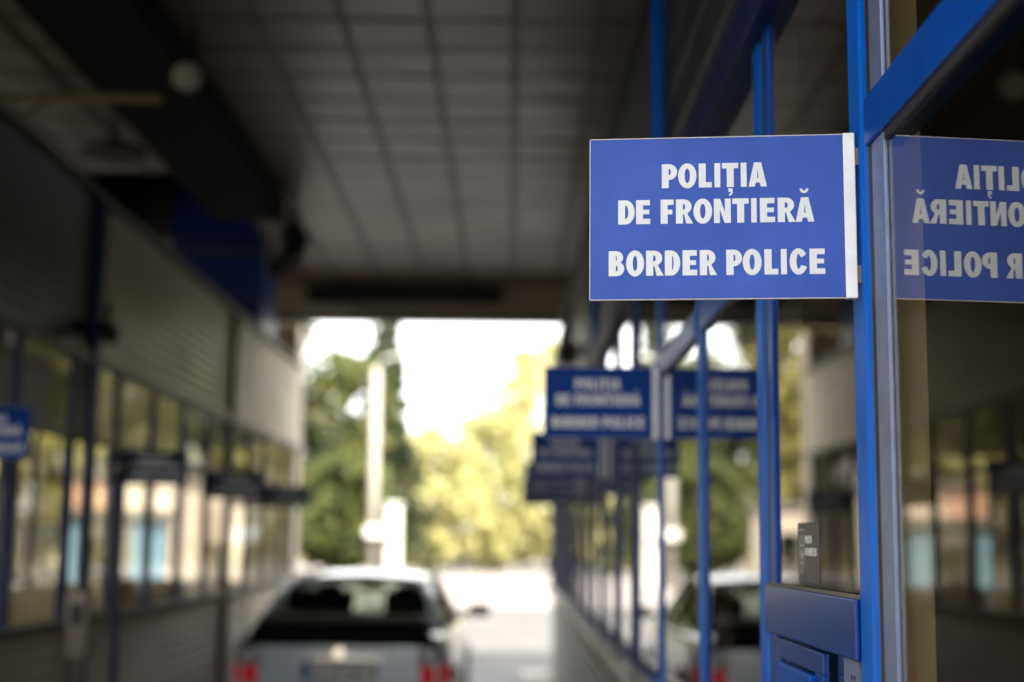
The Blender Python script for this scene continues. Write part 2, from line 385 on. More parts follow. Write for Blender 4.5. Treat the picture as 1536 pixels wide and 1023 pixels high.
# sill ledge and wide shelf
ySill = ysr[5]+.3
bx(-.001, .12, ySill, yb, zs-.03, zs).build('sill', 'frame', rb, bevel=.003)
bx(-.09, -.002, ySill, yb-.3, zs-.035, zs-.012).build('ledge', 'ledge', rb, bevel=.004)
# head beam, upper cladding, cornice
bx(-.03, .10, ya, yb, zw, zw+.10).build('head_beam', 'blue_dark', rb, bevel=.004)  # navy here stands in for the shadow on the blue beam
cl = MB(); siding(cl, XR+.03, ya, yb-.01, zw+.101, ztop, .17, .010, -1); cl.build('upper_cladding', 'clad_dark', rb)
bx(-.02, .14, ya, yb, ztop+.001, ztop+.07).build('cornice', 'black', rb, bevel=.004)
for y in (ysr[3], ysr[7], ysr[11], ysr[15]):
    bx(-.02, .019, y-.032, y+.032, zw+.102, ztop).build('pilaster', 'post', rb, bevel=.003)
# inside: ceiling, floor, back wall, end walls, the beige pier seen through the near pane, desk
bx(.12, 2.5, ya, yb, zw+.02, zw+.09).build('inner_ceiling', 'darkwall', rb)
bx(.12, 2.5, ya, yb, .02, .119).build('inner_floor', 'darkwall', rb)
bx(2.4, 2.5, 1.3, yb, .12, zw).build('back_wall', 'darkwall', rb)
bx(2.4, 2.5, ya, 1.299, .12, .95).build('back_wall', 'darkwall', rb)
bx(2.44, 2.45, ya+.08, 1.299, .951, zw).build('window_pane', 'gl_left', rb)  # unseen rear glazing added to let sky light into the near booth
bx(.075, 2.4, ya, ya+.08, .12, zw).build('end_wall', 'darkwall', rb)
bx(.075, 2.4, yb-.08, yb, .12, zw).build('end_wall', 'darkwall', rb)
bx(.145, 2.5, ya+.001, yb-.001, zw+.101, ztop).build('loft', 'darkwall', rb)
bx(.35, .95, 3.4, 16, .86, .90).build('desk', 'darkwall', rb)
# grey sticker inside the pane
st = tag(empty('window_sticker'), None, None); st.parent = rb; st.matrix_parent_inverse = Matrix.Translation(-Vector(rb.location))
st.name = 'window_sticker'
sy, sz = 2.385, 1.640
# (children added once the glyph builder exists)

# ---- left booth
XL = -2.5
ysl = [6.3+PS*k for k in range(-9, 12)]
lbth, gxl, bl, ya2, yb2, zs2, zt2, zw2, zt_top = booth('booth_building', 'glazed booth building with beige ribbed cladding along the left side of the lane', XL, -1, ysl, 16.75, 'blue_dark', 'gl_left', 2.2, None, 'clad_low')
zs2, zw2, zt_top = 1.20, 2.69, 3.68
for side in (0, 2.05):
    for k, y in enumerate(ysl):
        bl(side, side+.06, y-.028, y+.028, zs2, zw2).build('post', 'blue_dark', lbth, bevel=.003)
    for k in range(len(ysl)-1 if side else 0):
        ym = (ysl[k]+ysl[k+1])/2; bl(side+.003, side+.018, ym-.018, ym+.018, zs2+.03, zw2).build('mullion', 'blue_dark', lbth)
    for k in range(len(ysl)-1):
        y0, y1 = ysl[k]+.028, ysl[k+1]-.028
        bl(side+.0205, side+.0255, y0, y1, zs2+.03, zw2).build('window_pane', 'gl_left', lbth)
bl(.0, .05, ysl[0], yb2, 2.215, 2.25).build('transom', 'blue_dark', lbth)
bl(2.08, 2.13, ysl[0], yb2, .12, zs2).build('back_wall', 'clad', lbth)
bl(-.03, .12, ya2, yb2, zs2-.03, zs2).build('sill', 'trim', lbth, bevel=.004)
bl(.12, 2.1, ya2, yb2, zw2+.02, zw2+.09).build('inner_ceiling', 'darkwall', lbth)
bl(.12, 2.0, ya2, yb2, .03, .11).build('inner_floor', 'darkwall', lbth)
bl(-.02, .08, ya2, yb2, zw2, zw2+.06).build('head_beam', 'trim', lbth, bevel=.004)
PB = [ya2, 8.45, 12.7, yb2]
for i in range(3):
    c = MB()
    if i == 2: c.box(XL-.08, XL-.012, PB[i]+.05, PB[i+1]-.01, zw2+.061, zt_top)
    else: siding(c, XL-.026, PB[i]+.05, PB[i+1]-.05, zw2+.061, zt_top, .075, .014, 1)
    o = c.build('cladding_panel', ('clad_dark', 'clad', 'clad_low')[i], lbth)
    o['label'] = ['navy ribbed cladding panel', 'beige ribbed cladding panel', 'smooth pale beige cladding panel'][i]
for y in PB[1:3]: bl(-.035, .02, y-.045, y+.045, 0.12, zt_top-.001).build('pilaster', 'blue_dark' if y < 9 else 'trim', lbth, bevel=.004)
bl(-.03, .16, ya2, yb2, zt_top, zt_top+.05).build('cornice', 'trim', lbth, bevel=.004)
bl(.10, 2.12, ya2, yb2-.012, zw2+.10, zt_top-.002).build('loft', 'clad', lbth)
bl(.3, .8, ysl[0], 15.5, .88, .92).build('desk', 'darkwall', lbth)
bl(.06, 2.05, yb2-.06, yb2-.001, .12, zs2).build('end_wall', 'clad', lbth)

# ------------------------------------------------------------------ letters (one closed outline each, cap height 1)
def arc(cx, cz, rx, rz, a0, a1, n=14):
    return [(cx+rx*math.cos(R(a0+(a1-a0)*i/n)), cz+rz*math.sin(R(a0+(a1-a0)*i/n))) for i in range(n+1)]
def rect(x0, x1, z0, z1): return [(x0, z0), (x1, z0), (x1, z1), (x0, z1)]
SW, SH = .28, .222      # stem and bar thickness
def glyph(ch, w):
    """list of (polygon, is_hole-free) loops: first outlines, holes wound by the curve fill"""
    if ch == 'I': return [rect(0, w, 0, 1)]
    if ch == 'L': return [[(0, 0), (w, 0), (w, SH), (SW, SH), (SW, 1), (0, 1)]]
    if ch == 'T': c = w/2; h = SW/2; return [[(c-h, 0), (c+h, 0), (c+h, 1-SH), (w, 1-SH), (w, 1), (0, 1), (0, 1-SH), (c-h, 1-SH)]]
    if ch == 'E': return [[(0, 0), (w, 0), (w, SH), (SW, SH), (SW, .41), (w*.93, .41), (w*.93, .60), (SW, .60), (SW, 1-SH), (w*.98, 1-SH), (w*.98, 1), (0, 1)]]
    if ch == 'F': return [[(0, 0), (SW, 0), (SW, .39), (w*.90, .39), (w*.90, .585), (SW, .585), (SW, 1-SH), (w, 1-SH), (w, 1), (0, 1)]]
    if ch == 'N': return [[(0, 0), (.235, 0), (.235, .56), (w-.25, 0), (w, 0), (w, 1), (w-.235, 1), (w-.235, .44), (.25, 1), (0, 1)]]
    if ch == 'A': c = w/2; return [[(0, 0), (.24, 0), (.285, .17), (w-.285, .17), (w-.24, 0), (w, 0), (c+.145, 1), (c-.145, 1)], [(.335, .36), (w-.335, .36), (c, .76)]]
    if ch == 'O': return [arc(w/2, .5, w/2, .52, 0, 352, 44), arc(w/2, .5, w/2-.262, .305, 0, 350, 36)]
    if ch == 'C':
        o = arc(w/2, .5, w/2, .52, 33, 322, 36); i = arc(w/2, .5, w/2-.262, .30, 318, 38, 30)
        return [o + [(w-.02, .29)] + [(w-.24, .355)] + i[2:-2] + [(w-.235, .655)]]
    if ch == 'D':
        return [[(0, 0)] + arc(w-.36, .5, .36, .5, -90, 90, 22) + [(0, 1)], [(SW, SH)] + arc(SW+.015, .5, w-.255-SW-.015, .5-SH, -90, 90, 16) + [(SW, 1-SH)]]
    if ch == 'P':
        return [[(0, 0), (SW, 0), (SW, .34)] + arc(w-.33, .67, .33, .33, -90, 90, 18) + [(0, 1)],
                [(SW, .54)] + arc(SW+.03, .67, w-.255-SW-.03, .13, -90, 90, 10) + [(SW, .80)]]
    if ch == 'R':
        return [[(0, 0), (SW, 0), (SW, .38), (SW+.05, .38), (w-.26, 0), (w+.02, 0), (w-.20, .385)] + arc(w-.35, .70, .31, .30, -58, 90, 16) + [(0, 1)],
                [(SW, .57)] + arc(SW+.03, .69, w-.29-SW-.03, .12, -90, 90, 10) + [(SW, .81)]]
    if ch == 'B':
        return [[(0, 0)] + arc(w-.30, .29, .30, .29, -90, 62, 16) + arc(w-.33, .74, .285, .26, -38, 90, 14) + [(0, 1)],
                [(SW, .19)] + arc(SW+.03, .30, w-.255-SW-.03, .11, -90, 90, 8) + [(SW, .41)],
                [(SW, .61)] + arc(SW+.02, .71, w-.29-SW-.02, .10, -90, 90, 8) + [(SW, .81)]]
    if ch == ',': return [[(.0, 0), (.17, 0), (.17, -.14)] + arc(.02, -.14, .15, .17, 0, -85, 8) + [(.02, -.24)] + [(.09, -.19), (.09, -.14), (0, -.14)]]
    if ch == 'u':  # breve
        return [[(.0, .20)] + arc(.17, .19, .17, .19, 180, 360, 14) + [(.25, .20)] + arc(.17, .19, .08, .085, 360, 180, 10)]
    raise KeyError(ch)
def text_curve(items, u, depth):
    """items: (glyph, x, z, width) in sign units; returns one filled, extruded curve turned into a mesh"""
    cu = bpy.data.curves.new('lettering', 'CURVE'); cu.dimensions = '2D'; cu.fill_mode = 'BOTH'; cu.extrude = depth
    for ch, x, z, wd, h in items:
        for loop in glyph(ch, wd/h):
            s = cu.splines.new('POLY'); s.points.add(len(loop)-1); s.use_cyclic_u = True
            for p, (a, b_) in zip(s.points, loop): p.co = ((x+a*h)*u, (z+b_*h)*u, 0, 1)
    ob = bpy.data.objects.new('tmp', cu); COL.objects.link(ob)
    me = bpy.data.meshes.new_from_object(ob.evaluated_get(bpy.context.evaluated_depsgraph_get()))
    bpy.data.objects.remove(ob); return me
U = .386/1463*.975
def L1(y): return y
ITEMS = []
for s_, xs in (('POLITIA', [(422, 508), (513, 615), (628, 700), (715, 747), (757, 847), (860, 892), (903, 1003)]),):
    for ch, (a, b_) in zip(s_, xs): ITEMS.append((ch, a, 322, b_-a, 138))
for ch, (a, b_) in zip('DEFRONTIERA', [(178, 270), (278, 357), (415, 487), (500, 592), (597, 700), (710, 803), (812, 902), (915, 945), (963, 1045), (1060, 1155), (1157, 1258)]):
    ITEMS.append((ch, a, 526, b_-a, 138))
for ch, (a, b_) in zip('BORDERPOLICE', [(125, 212), (222, 322), (333, 428), (437, 522), (535, 615), (630, 722), (775, 862), (865, 968), (983, 1058), (1073, 1105), (1120, 1217), (1228, 1312)]):
    ITEMS.append((ch, a, 820, b_-a, 142))
ITEMS.append((',', 791, 330, 30, 138)); ITEMS.append(('u', 1182, 364, 48, 138))
# image rows lean: left end of the sign is ~20 units lower at the top, level at the bottom; undone here
def fixrow(it):
    ch, x, z, wd, h = it
    return (ch, x-22, 945-z, wd, h)
LET = text_curve([fixrow(i) for i in ITEMS], U, .00015)
LET.materials.append(M['letter'])
SWD, SHT = 1463*U, .2355

def make_sign(m='sign'):
    """origin at the bottom of the outer end; x runs to the post, text faces -y"""
    r = empty('border_sign', (0, 0, 0), local=True)
    MB().box(0, SWD-.0171, 0, .006, 0, SHT).build('panel', m, r, bevel=.0006)
    e = MB().box(-.0012, -.0001, -.0003, .0063, 0, SHT).box(0, SWD-.0171, -.0003, .0063, -.0012, -.0001).box(0, SWD-.0171, -.0003, .0063, SHT+.0001, SHT+.0012)
    e.build('trim_edge', 'edge', r)
    o = bpy.data.objects.new('lettering', LET); COL.objects.link(o); o.parent = r
    o.matrix_parent_inverse = Matrix.Translation((0, -.0003, .0015)) @ Matrix.Rotation(R(90), 4, 'X')
    MB().box(SWD-.0168, SWD, -.003, .010, -.002, SHT+.002).build('edge_strip', 'strip', r, bevel=.0012)
    MB().box(SWD+.0001, SWD+.016, -.001, .007, .02, .045).box(SWD+.0001, SWD+.016, -.001, .007, SHT-.045, SHT-.02).build('bracket', 'trim', r)
    return r
XS, YS, ZS = .4852, 1.967, 2.1150-.1175
ordl = ['nearest and only sharp', 'second', 'third', 'fourth', 'fifth and farthest visible']
base = None
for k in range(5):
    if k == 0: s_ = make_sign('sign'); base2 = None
    elif k == 1: s_ = make_sign('sign_shaded'); base2 = s_
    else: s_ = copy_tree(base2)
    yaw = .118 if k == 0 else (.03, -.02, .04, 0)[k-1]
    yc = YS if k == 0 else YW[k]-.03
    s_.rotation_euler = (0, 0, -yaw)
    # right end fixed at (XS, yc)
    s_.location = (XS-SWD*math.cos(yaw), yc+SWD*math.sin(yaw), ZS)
    tag(s_, ['large sharp blue border police sign nearest the camera on the right booth',
             'second blue border police sign along the right booth, blurred with white edge strip',
             'third blue border police sign along the right booth, lower and darker than the second',
             'fourth blue border police sign along the right booth, small and dark',
             'farthest blue border police sign at the end of the right booth row'][k], 'sign', 'blue border police signs on the right booth')
base3 = make_sign('blue_dark')  # navy instead of sign blue: shade put into these panels' colour
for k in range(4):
    s_ = make_sign('sign_shaded') if k == 0 else base3 if k == 1 else copy_tree(base3)
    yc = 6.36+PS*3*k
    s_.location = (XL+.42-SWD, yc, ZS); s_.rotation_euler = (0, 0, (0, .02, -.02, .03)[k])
    # on the left booth the strip sits at the wall side: mirror by using a wall bracket
    s_.location.x = XL-.01
    if k: s_.scale = (1.22, 1, .92)
    for ch in list(s_.children):
        if k > 1: continue
        if ch.name.startswith('edge_strip'): ch.matrix_parent_inverse = Matrix.Translation((-(SWD-.0168)-.018, 0, 0))
        if ch.name.startswith('bracket'): ch.matrix_parent_inverse = Matrix.Translation((-(SWD)-.036, 0, 0))
    tag(s_, ['nearest sign of the left booth, dark blue, cut by the left edge of the photo',
             'second sign of the left booth, a dark blue plate over the windows',
             'third sign of the left booth, dark plate partly behind the second',
             'fourth sign of the left booth, dark plate near the pale panel',
             ][k], 'sign', 'dark signs on the left booth')

# sticker on the near pane (faces the lane, -x)
def local_part(o, parent, name):
    o.name = name; o.parent = parent; return o
MB().box(XR+.0052, XR+.0062, sy-.083, sy+.083, sz-.050, sz+.050).build('sticker_face', 'sticker', st)
cu = []
for ch, (a, b_) in zip('POLITIA', [(0, 70), (78, 160), (170, 230), (240, 265), (272, 342), (352, 377), (385, 468)]): cu.append((ch, a, 175, b_-a, 110))
for i, ch in enumerate('DEFRONTIERA'): cu.append((ch, i*68+(30 if i > 1 else 0), 0, 26 if ch == 'I' else 58, 110))
sm = text_curve(cu, .092/800, .0001); sm.materials.append(M['sticker_ink'])
so_ = bpy.data.objects.new('sticker_lettering', sm); COL.objects.link(so_); so_.parent = st
so_.matrix_parent_inverse = Matrix.Translation((XR+.0049, sy+.022, sz-.005)) @ Matrix.Rotation(R(-90), 4, 'Z') @ Matrix.Rotation(R(90), 4, 'X')
em = MB()
def seg(a, b_, th=.0012):
    a = Vector((0, *a)); b_ = Vector((0, *b_)); d_ = (b_-a); L_ = d_.length; d_.normalize(); nrm = Vector((0, -d_.z, d_.y))*th/2
    x = XR+.0050
    q = [a+nrm, b_+nrm, b_-nrm, a-nrm]; em.quad(*[(x, sy+.052+p.y*1.5, sz+p.z) for p in q])
for a, b_ in (((-.014, .038), (.014, .038)), ((-.012, .03), (-.012, -.018)), ((.012, .03), (.012, -.018)), ((-.012, -.018), (0, -.036)), ((.012, -.018), (0, -.036)),
              ((0, .03), (-.009, .012)), ((0, .03), (.009, .012)), ((-.009, .012), (.009, .012)), ((-.012, -.003), (.012, -.003)), ((0, .012), (0, -.018)), ((-.007, -.018), (.007, -.018)), ((-.008, .004), (0, -.012)), ((.008, .004), (0, -.012))):
    seg(a, b_)
em.build('sticker_emblem', 'sticker_ink', st, recalc=False)
st['label'] = 'small grey sticker with a pale shield emblem and lettering'

# ------------------------------------------------------------------ cameras, lamps, brackets
def cctv(loc, size, label, aim):
    r = tag(empty('security_camera', loc), label, 'security camera', 'security cameras under the canopy')
    x, y, z = loc; s = size
    MB().tube([(x, y, z+.9*s), (x, y, z+.2*s)], .12*s, 10).build('bracket', 'black', r)
    ax = Vector(aim).normalized().to_track_quat('Y', 'Z').to_matrix()
    MB().obox((x, y, z), ax, .22*s, .55*s, .2*s).build('housing', 'black', r, bevel=.02*s)
    MB().obox(Vector((x, y, z))+ax@Vector((0, .1*s, .24*s)), ax, .27*s, .62*s, .03*s).build('sun_shield', 'black', r, bevel=.01*s)
    c = Vector((x, y, z))+ax@Vector((0, .551*s, 0)); e = Vector((x, y, z))+ax@Vector((0, .60*s, 0))
    MB().tube([c, e], .13*s, 16).build('lens', 'rubber', r)
cctv((-1.96, 12.4, 4.3), .36, 'black camera hung from the ceiling tiles left of the lane', (.4, -1, -.7))
cctv((-1.99, 12.2, 4.03), .30, 'black camera hung lowest beside the blue column', (-.5, -1, -.5))
cctv((.42, 10.4, 3.03), .26, 'black camera high on the right booth above the far signs', (-.2, -1, -.3))
cctv((-2.41, 8.36, 2.86), .20, 'small black camera at the blue post of the left booth cladding', (.6, -1, -.4))
MB()
lp = tag(empty('flood_lamp', (-1.90, 8.0, 4.3)), 'round white flood lamp under the dark ceiling', 'lamp')
MB().tube([(-1.90, 8.05, 4.64), (-1.90, 8.05, 4.38)], .02, 10).build('stem', 'black', lp)
MB().tube([(-1.90, 8.12, 4.33), (-1.90, 8.05, 4.325), (-1.90, 7.97, 4.31)], [.03, .07, .095], 20).build('shade', 'black', lp)
MB().tube([(-1.90, 7.969, 4.31), (-1.90, 7.93, 4.295)], [.09, .06], 20).build('lens', 'white', lp)
br = tag(empty('pipe_bracket', (-2.7, 8.0, 4.2)), 'cream pipe bracket with a diagonal brace at the upper left', 'bracket')
MB().tube([(-3.9, 8.0, 4.20), (-2.06, 8.0, 4.19)], .028, 12).build('arm', 'tube', br, smooth=True)
MB().tube([(-3.1, 8.0, 3.88), (-2.72, 8.0, 4.17)], .02, 12).build('brace', 'tube', br, smooth=True)
MB().tube([(-3.5, 8.0, 4.2), (-3.5, 8.0, 4.65)], .02, 12).build('hanger', 'tube', br, smooth=True)
dl = tag(empty('disc_lamp', (-2.93, 10.1, 4.44)), 'flat dark disc lamp hanging above the left booth roof', 'lamp')
MB().tube([(-2.93, 10.1, 4.42), (-2.93, 10.1, 4.47), (-2.93, 10.1, 4.50)], [.24, .25, .1], 24).build('shade', 'black', dl)
MB().tube([(-2.93, 10.1, 4.50), (-2.93, 10.1, 4.65)], .02, 8).build('stem', 'black', dl)

# posts on the left kerb
kp = tag(empty('kerb_post', (-2.2, 8.1, 0)), 'thin dark blue post standing in front of the left booth siding', 'post')
MB().tube([(-2.2, 8.1, 0), (-2.2, 8.1, 2.02)], .022, 12).build('pole', 'blue_dark', kp, smooth=False)
MB().tube([(-2.2, 8.1, 1.99), (-2.2, 8.1, 2.03), (-2.2, 8.1, 2.07), (-2.2, 8.1, 2.10)], [.02, .05, .05, .02], 14).build('cap', 'black', kp)
MB().box(-2.27, -2.13, 8.03, 8.17, 0, .012).build('base_plate', 'black', kp)
ic = tag(empty('intercom_pedestal', (-2.36, 8.0, 0)), 'pale grey intercom box on a short pedestal by the thin post', 'intercom')
MB().box(-2.40, -2.34, 7.98, 8.04, 0, 1.0).build('pedestal', 'trim', ic, bevel=.004)
MB().box(-2.43, -2.31, 7.93, 8.06, 1.0, 1.36).build('housing', 'plaster', ic, bevel=.01)
MB().box(-2.41, -2.33, 7.922, 7.929, 1.18, 1.30).build('speaker_grille', 'rubber', ic)
MB().tube([(-2.37, 7.929, 1.09), (-2.37, 7.915, 1.09)], .015, 14).build('button', 'chrome', ic)
kb = tag(MB().box(-2.47, -2.12, -1, 17.5, -.01, .14).build('kerb', 'concrete', bevel=.02), kind='structure')
kb = tag(MB().box(.15, .485, -1, 17.5, -.01, .14).build('kerb', 'concrete', bevel=.02), kind='structure')

# ------------------------------------------------------------------ car
def smooth_interp(tab, y):
    for i in range(len(tab)-1):
        if y <= tab[i+1][0]:
            t_ = max(0, (y-tab[i][0])/(tab[i+1][0]-tab[i][0])); t_ = t_*t_*(3-2*t_)*.5+t_*.5
            return tab[i][1]+(tab[i+1][1]-tab[i][1])*t_
    return tab[-1][1]
def make_car(paint, label, cat, deckm='jet'):
    """sedan, origin under the rear bumper, length along +y, about 4.3 m; rear faces -y"""
    r = tag(empty('parked_car', (0, 0, 0), local=True), label, cat)
    Lc = 4.3
    W = [(0, .77), (.12, .83), (.5, .855), (2.2, .865), (3.6, .85), (4.1, .80), (4.3, .70)]
    T = [(0, .90), (.06, .965), (.18, .985), (.75, .99), (1.3, .97), (2.9, .94), (3.3, .92), (3.9, .82), (4.2, .70), (4.3, .58)]
    Bt = [(0, .34), (.25, .24), (.6, .22), (3.8, .20), (4.3, .28)]
    ysn = [0, .03, .07, .12, .2, .35, .5, .62, .75, .9, 1.05, 1.2, 1.5, 1.8, 2.1, 2.4, 2.7, 2.95, 3.15, 3.35, 3.6, 3.85, 4.05, 4.2, 4.27, 4.3]
    rows = []
    for y in ysn:
        w_ = smooth_interp(W, y); tz = smooth_interp(T, y); bz = smooth_interp(Bt, y)
        bulge = .0
        half = [(0, bz), (w_*.9, bz), (w_*.97, bz+.05), (w_, bz+.2), (w_*1.0, (bz+tz)/2), (w_*.985, tz-.16), (w_*.955, tz-.06), (w_*.90, tz-.012), (w_*.75, tz), (w_*.4, tz+.012), (0, tz+.016)]
        ring_ = [(x, y, z) for x, z in half] + [(-x, y, z) for x, z in reversed(half[1:-1])]
        rows.append(ring_)
    b = MB(); b.grid(rows, closed=True)
    n = len(rows[0]); tot = len(b.v)
    b.f.append(tuple(range(n))[::-1]); b.f.append(tuple(range(tot-n, tot))); b.mi += [0, 0]
    body = b.build('body', paint, r, smooth=True)
    me = body.data
    es = body.modifiers.new('es', 'EDGE_SPLIT'); es.split_angle = R(42)
    # wheel arches: dark discs slightly proud, then wheels
    for yy in (.86, 3.42):
        for sx in (-1, 1):
            wl = MB().tube([(sx*.66, yy, .31), (sx*.70, yy, .31), (sx*.845, yy, .31), (sx*.866, yy, .31)], [.29, .31, .31, .295], 28).build('wheel', 'tyre', r, smooth=False)
            MB().tube([(sx*.84, yy, .31), (sx*.874, yy, .31)], [.21, .19], 20).build('rim', 'rim', wl)
            ar = []
            for i in range(19):
                a = R(-8+196*i/18); ar.append([(sx*.80, yy+.34*math.cos(a), .31+.34*math.sin(a)), (sx*.872, yy+.34*math.cos(a), .31+.34*math.sin(a)), (sx*.872, yy+.375*math.cos(a), .31+.375*math.sin(a)), (sx*.80, yy+.375*math.cos(a), .31+.375*math.sin(a))])
            MB().grid(ar, closed=True).build('wheel_arch', 'plastic', r)
    # greenhouse: pillars + roof in paint, glass between
    yb0, yr0, yr1, yw1 = .62, 1.22, 2.45, 3.25      # rear-window foot, roof rear, roof front, windscreen foot
    zb, zr = .985, 1.395
    wb, wr = .745, .575
    roof = []
    for y, zz in ((yr0-.05, zr-.035), (yr0+.1, zr), (1.6, zr+.035), (2.0, zr+.035), (yr1-.1, zr+.01), (yr1+.04, zr-.03)):
        roof.append([(-wr-.03, y, zz-.055), (-wr+.02, y, zz-.008), (-wr*.5, y, zz+.02), (0, y, zz+.03), (wr*.5, y, zz+.02), (wr-.02, y, zz-.008), (wr+.03, y, zz-.055)])
    ro = MB().grid(roof); rf = ro.build('roof', paint, r, smooth=True); sl = rf.modifiers.new('s', 'SOLIDIFY'); sl.thickness = .02
    def bar(a, b_, rad, nm='pillar', m=paint): MB().tube([a, b_], rad, 8).build(nm, m, r, smooth=True)
    for sx in (-1, 1):
        bar((sx*(wb-.01), yb0-.02, zb-.02), (sx*wr, yr0, zr-.03), [.055, .045])
        bar((sx*(wb+.02), yw1, zb-.06), (sx*wr, yr1, zr-.02), .03)
        bar((sx*(wb+.035), 1.95, zb-.02), (sx*(wr+.02), 1.95, zr-.01), .03, m='plastic')
        # side windows
        MB().quad((sx*(wb+.01), yb0+.02, zb), (sx*(wb+.035), 1.95, zb-.01), (sx*(wr+.012), 1.95, zr-.02), (sx*(wr+.005), yr0, zr-.03)).build('side_window', 'gl_car', r, recalc=False)
        MB().quad((sx*(wb+.035), 1.95, zb-.01), (sx*(wb+.02), yw1, zb-.05), (sx*(wr+.003), yr1, zr-.02), (sx*(wr+.012), 1.95, zr-.02)).build('side_window', 'gl_car', r, recalc=False)
        MB().box(min(sx*.80, sx*.865), max(sx*.80, sx*.865), .72, 3.2, zb-.035, zb-.015).build('window_trim', 'chrome', r)
        # mirror
        mr_ = MB().obox((sx*.985, 2.98, 1.04), Matrix.Rotation(sx*.15, 3, 'Z'), .10, .055, .065).build('side_mirror', 'plastic', r, bevel=.03)
        MB().obox((sx*.985-.0*sx, 2.92, 1.04), Matrix.Rotation(sx*.15, 3, 'Z'), .08, .004, .05).build('mirror_glass', 'chrome', mr_)
        MB().tube([(sx*.80, 3.0, .99), (sx*.92, 2.99, 1.03)], .02, 8).build('mirror_stalk', 'plastic', r)
        # tail lamps wrap the corner
        lm = []
        for (px, py) in ((.62, -.016), (.70, -.010), (.785, .018), (.825, .08), (.85, .26)): lm.append([(sx*px, py, .58), (sx*(px+.006), py-.004, .66), (sx*px, py+.004, .735)])
        MB().grid(lm).build('tail_lamp', 'redlamp', r, smooth=True).modifiers.new('s', 'SOLIDIFY').thickness = .03
        lm2 = []
        for (px, py) in ((.60, -.018), (.70, -.008), (.782, .022), (.82, .085), (.845, .25)): lm2.append([(sx*px, py, .740), (sx*(px+.004), py-.002, .85), (sx*(px-.01), py+.012, .895)])
        MB().grid(lm2).build('indicator_lamp', 'clearlamp', r, smooth=True).modifiers.new('s', 'SOLIDIFY').thickness = .03
        # headlamp
        MB().obox((sx*.62, 4.2, .66), Matrix.Rotation(-sx*.5, 3, 'Z'), .15, .05, .07).build('headlamp', 'clearlamp', r, bevel=.02)
        MB().box(min(sx*.866, sx*.876), max(sx*.866, sx*.876), 1.5, 1.65, .84, .86).box(min(sx*.866, sx*.876), max(sx*.866, sx*.876), 2.45, 2.6, .84, .86).build('door_handle', paint, r)
    rw = MB().grid([[(-wb+.03, yb0, zb), (0, yb0-.05, zb+.012), (wb-.03, yb0, zb)], [(-wr+.0, yr0-.06, zr-.04), (0, yr0-.085, zr-.0), (wr-.0, yr0-.06, zr-.04)]]).build('rear_window', 'gl_rear', r, smooth=True, recalc=False)
    MB().grid([[(-wb, yw1, zb-.06), (0, yw1+.1, zb-.05), (wb, yw1, zb-.06)], [(-wr, yr1+.04, zr-.03), (0, yr1+.08, zr+.0), (wr, yr1+.04, zr-.03)]]).build('windscreen', 'gl_front', r, smooth=True, recalc=False)
    # boot lid: deck with the dark ceiling's reflection put in as black, lip spoiler
    dk = []
    for y in (.04, .1, .2, .4, .6):
        tz = smooth_interp(T, y)+.034; dk.append([(x, y, tz-(.016 if abs(x) > .65 else 0)) for x in (-.69, -.64, -.3, 0, .3, .64, .69)])
    MB().grid(dk).build('boot_lid', deckm, r, smooth=True).modifiers.new('s', 'SOLIDIFY').thickness = .008
    sp = []
    for x in (-.66, -.6, -.3, 0, .3, .6, .66):
        zo = .055 if abs(x) < .65 else .02
        sp.append([(x, .30, 1.055), (x, .30, 1.07+zo), (x, .12, 1.078+zo), (x, .10, 1.06+zo*.7), (x, .2, 1.055)])
    MB().grid(sp, closed=True).build('lip_spoiler', 'trim', r, smooth=True)
    MB().prism([(-.755, .885), (.755, .885), (.70, .965), (.655, 1.054), (-.655, 1.054), (-.70, .965)], 'y', -.012, .30).build('rear_panel', 'jet', r, bevel=.012)
    # rear face details
    MB().box(-.285, .285, -.012, .02, .617, .763).build('plate_recess', 'plastic', r, bevel=.01)
    pl = MB().box(-.26, .26, -.020, -.0125, .635, .745).build('number_plate', 'plate', r, bevel=.002)
    MB().box(-.26, -.215, -.0215, -.0202, .635, .745).build('plate_band', 'plateblue', pl)
    its = []; xx = 0
    for ch in 'BR OE PRD':
        if ch != ' ': its.append((ch, xx, 0, 36, 66))
        xx += 58 if ch != ' ' else 30
    me2 = text_curve(its, .001*.84, .0005); me2.materials.append(M['trim'])
    tx = bpy.data.objects.new('plate_lettering', me2); COL.objects.link(tx); tx.parent = pl
    tx.matrix_parent_inverse = Matrix.Translation((-.19, -.021, .66)) @ Matrix.Rotation(R(90), 4, 'X')
    MB().tube([(0, .0, .835), (0, -.022, .835)], .042, 24).build('badge', 'chrome', r)
    MB().box(-.34, .34, -.018, .01, .785, .805).build('lid_grip', 'chrome', r, bevel=.004)
    bp = []
    for x, y in ((-.87, .35), (-.845, .08), (-.76, -.03), (-.4, -.075), (0, -.085), (.4, -.075), (.76, -.03), (.845, .08), (.87, .35)):
        bp.append([(x, y+.05, .57), (x, y, .56), (x*1.0, y-.01, .45), (x, y+.02, .30), (x, y+.12, .27)])
    MB().grid(bp).build('bumper', paint, r, smooth=True).modifiers.new('s', 'SOLIDIFY').thickness = .01
    MB().box(-.72, .72, -.094, -.03, .49, .52).build('bumper_strip', 'plastic', r, bevel=.005)
    MB().tube([(.5, -.06, .26), (.5, .3, .26)], .028, 14).build('exhaust', 'chrome', r)
    # cabin
    for sx in (-1, 1):
        MB().obox((sx*.40, 2.05, .90), Matrix.Rotation(-.2, 3, 'X'), .26, .06, .36).build('seat', 'seat', r, bevel=.04)
        MB().obox((sx*.36, 1.96, 1.24), Matrix.Rotation(-.2, 3, 'X'), .12, .04, .075).build('headrest', 'seat', r, bevel=.03)
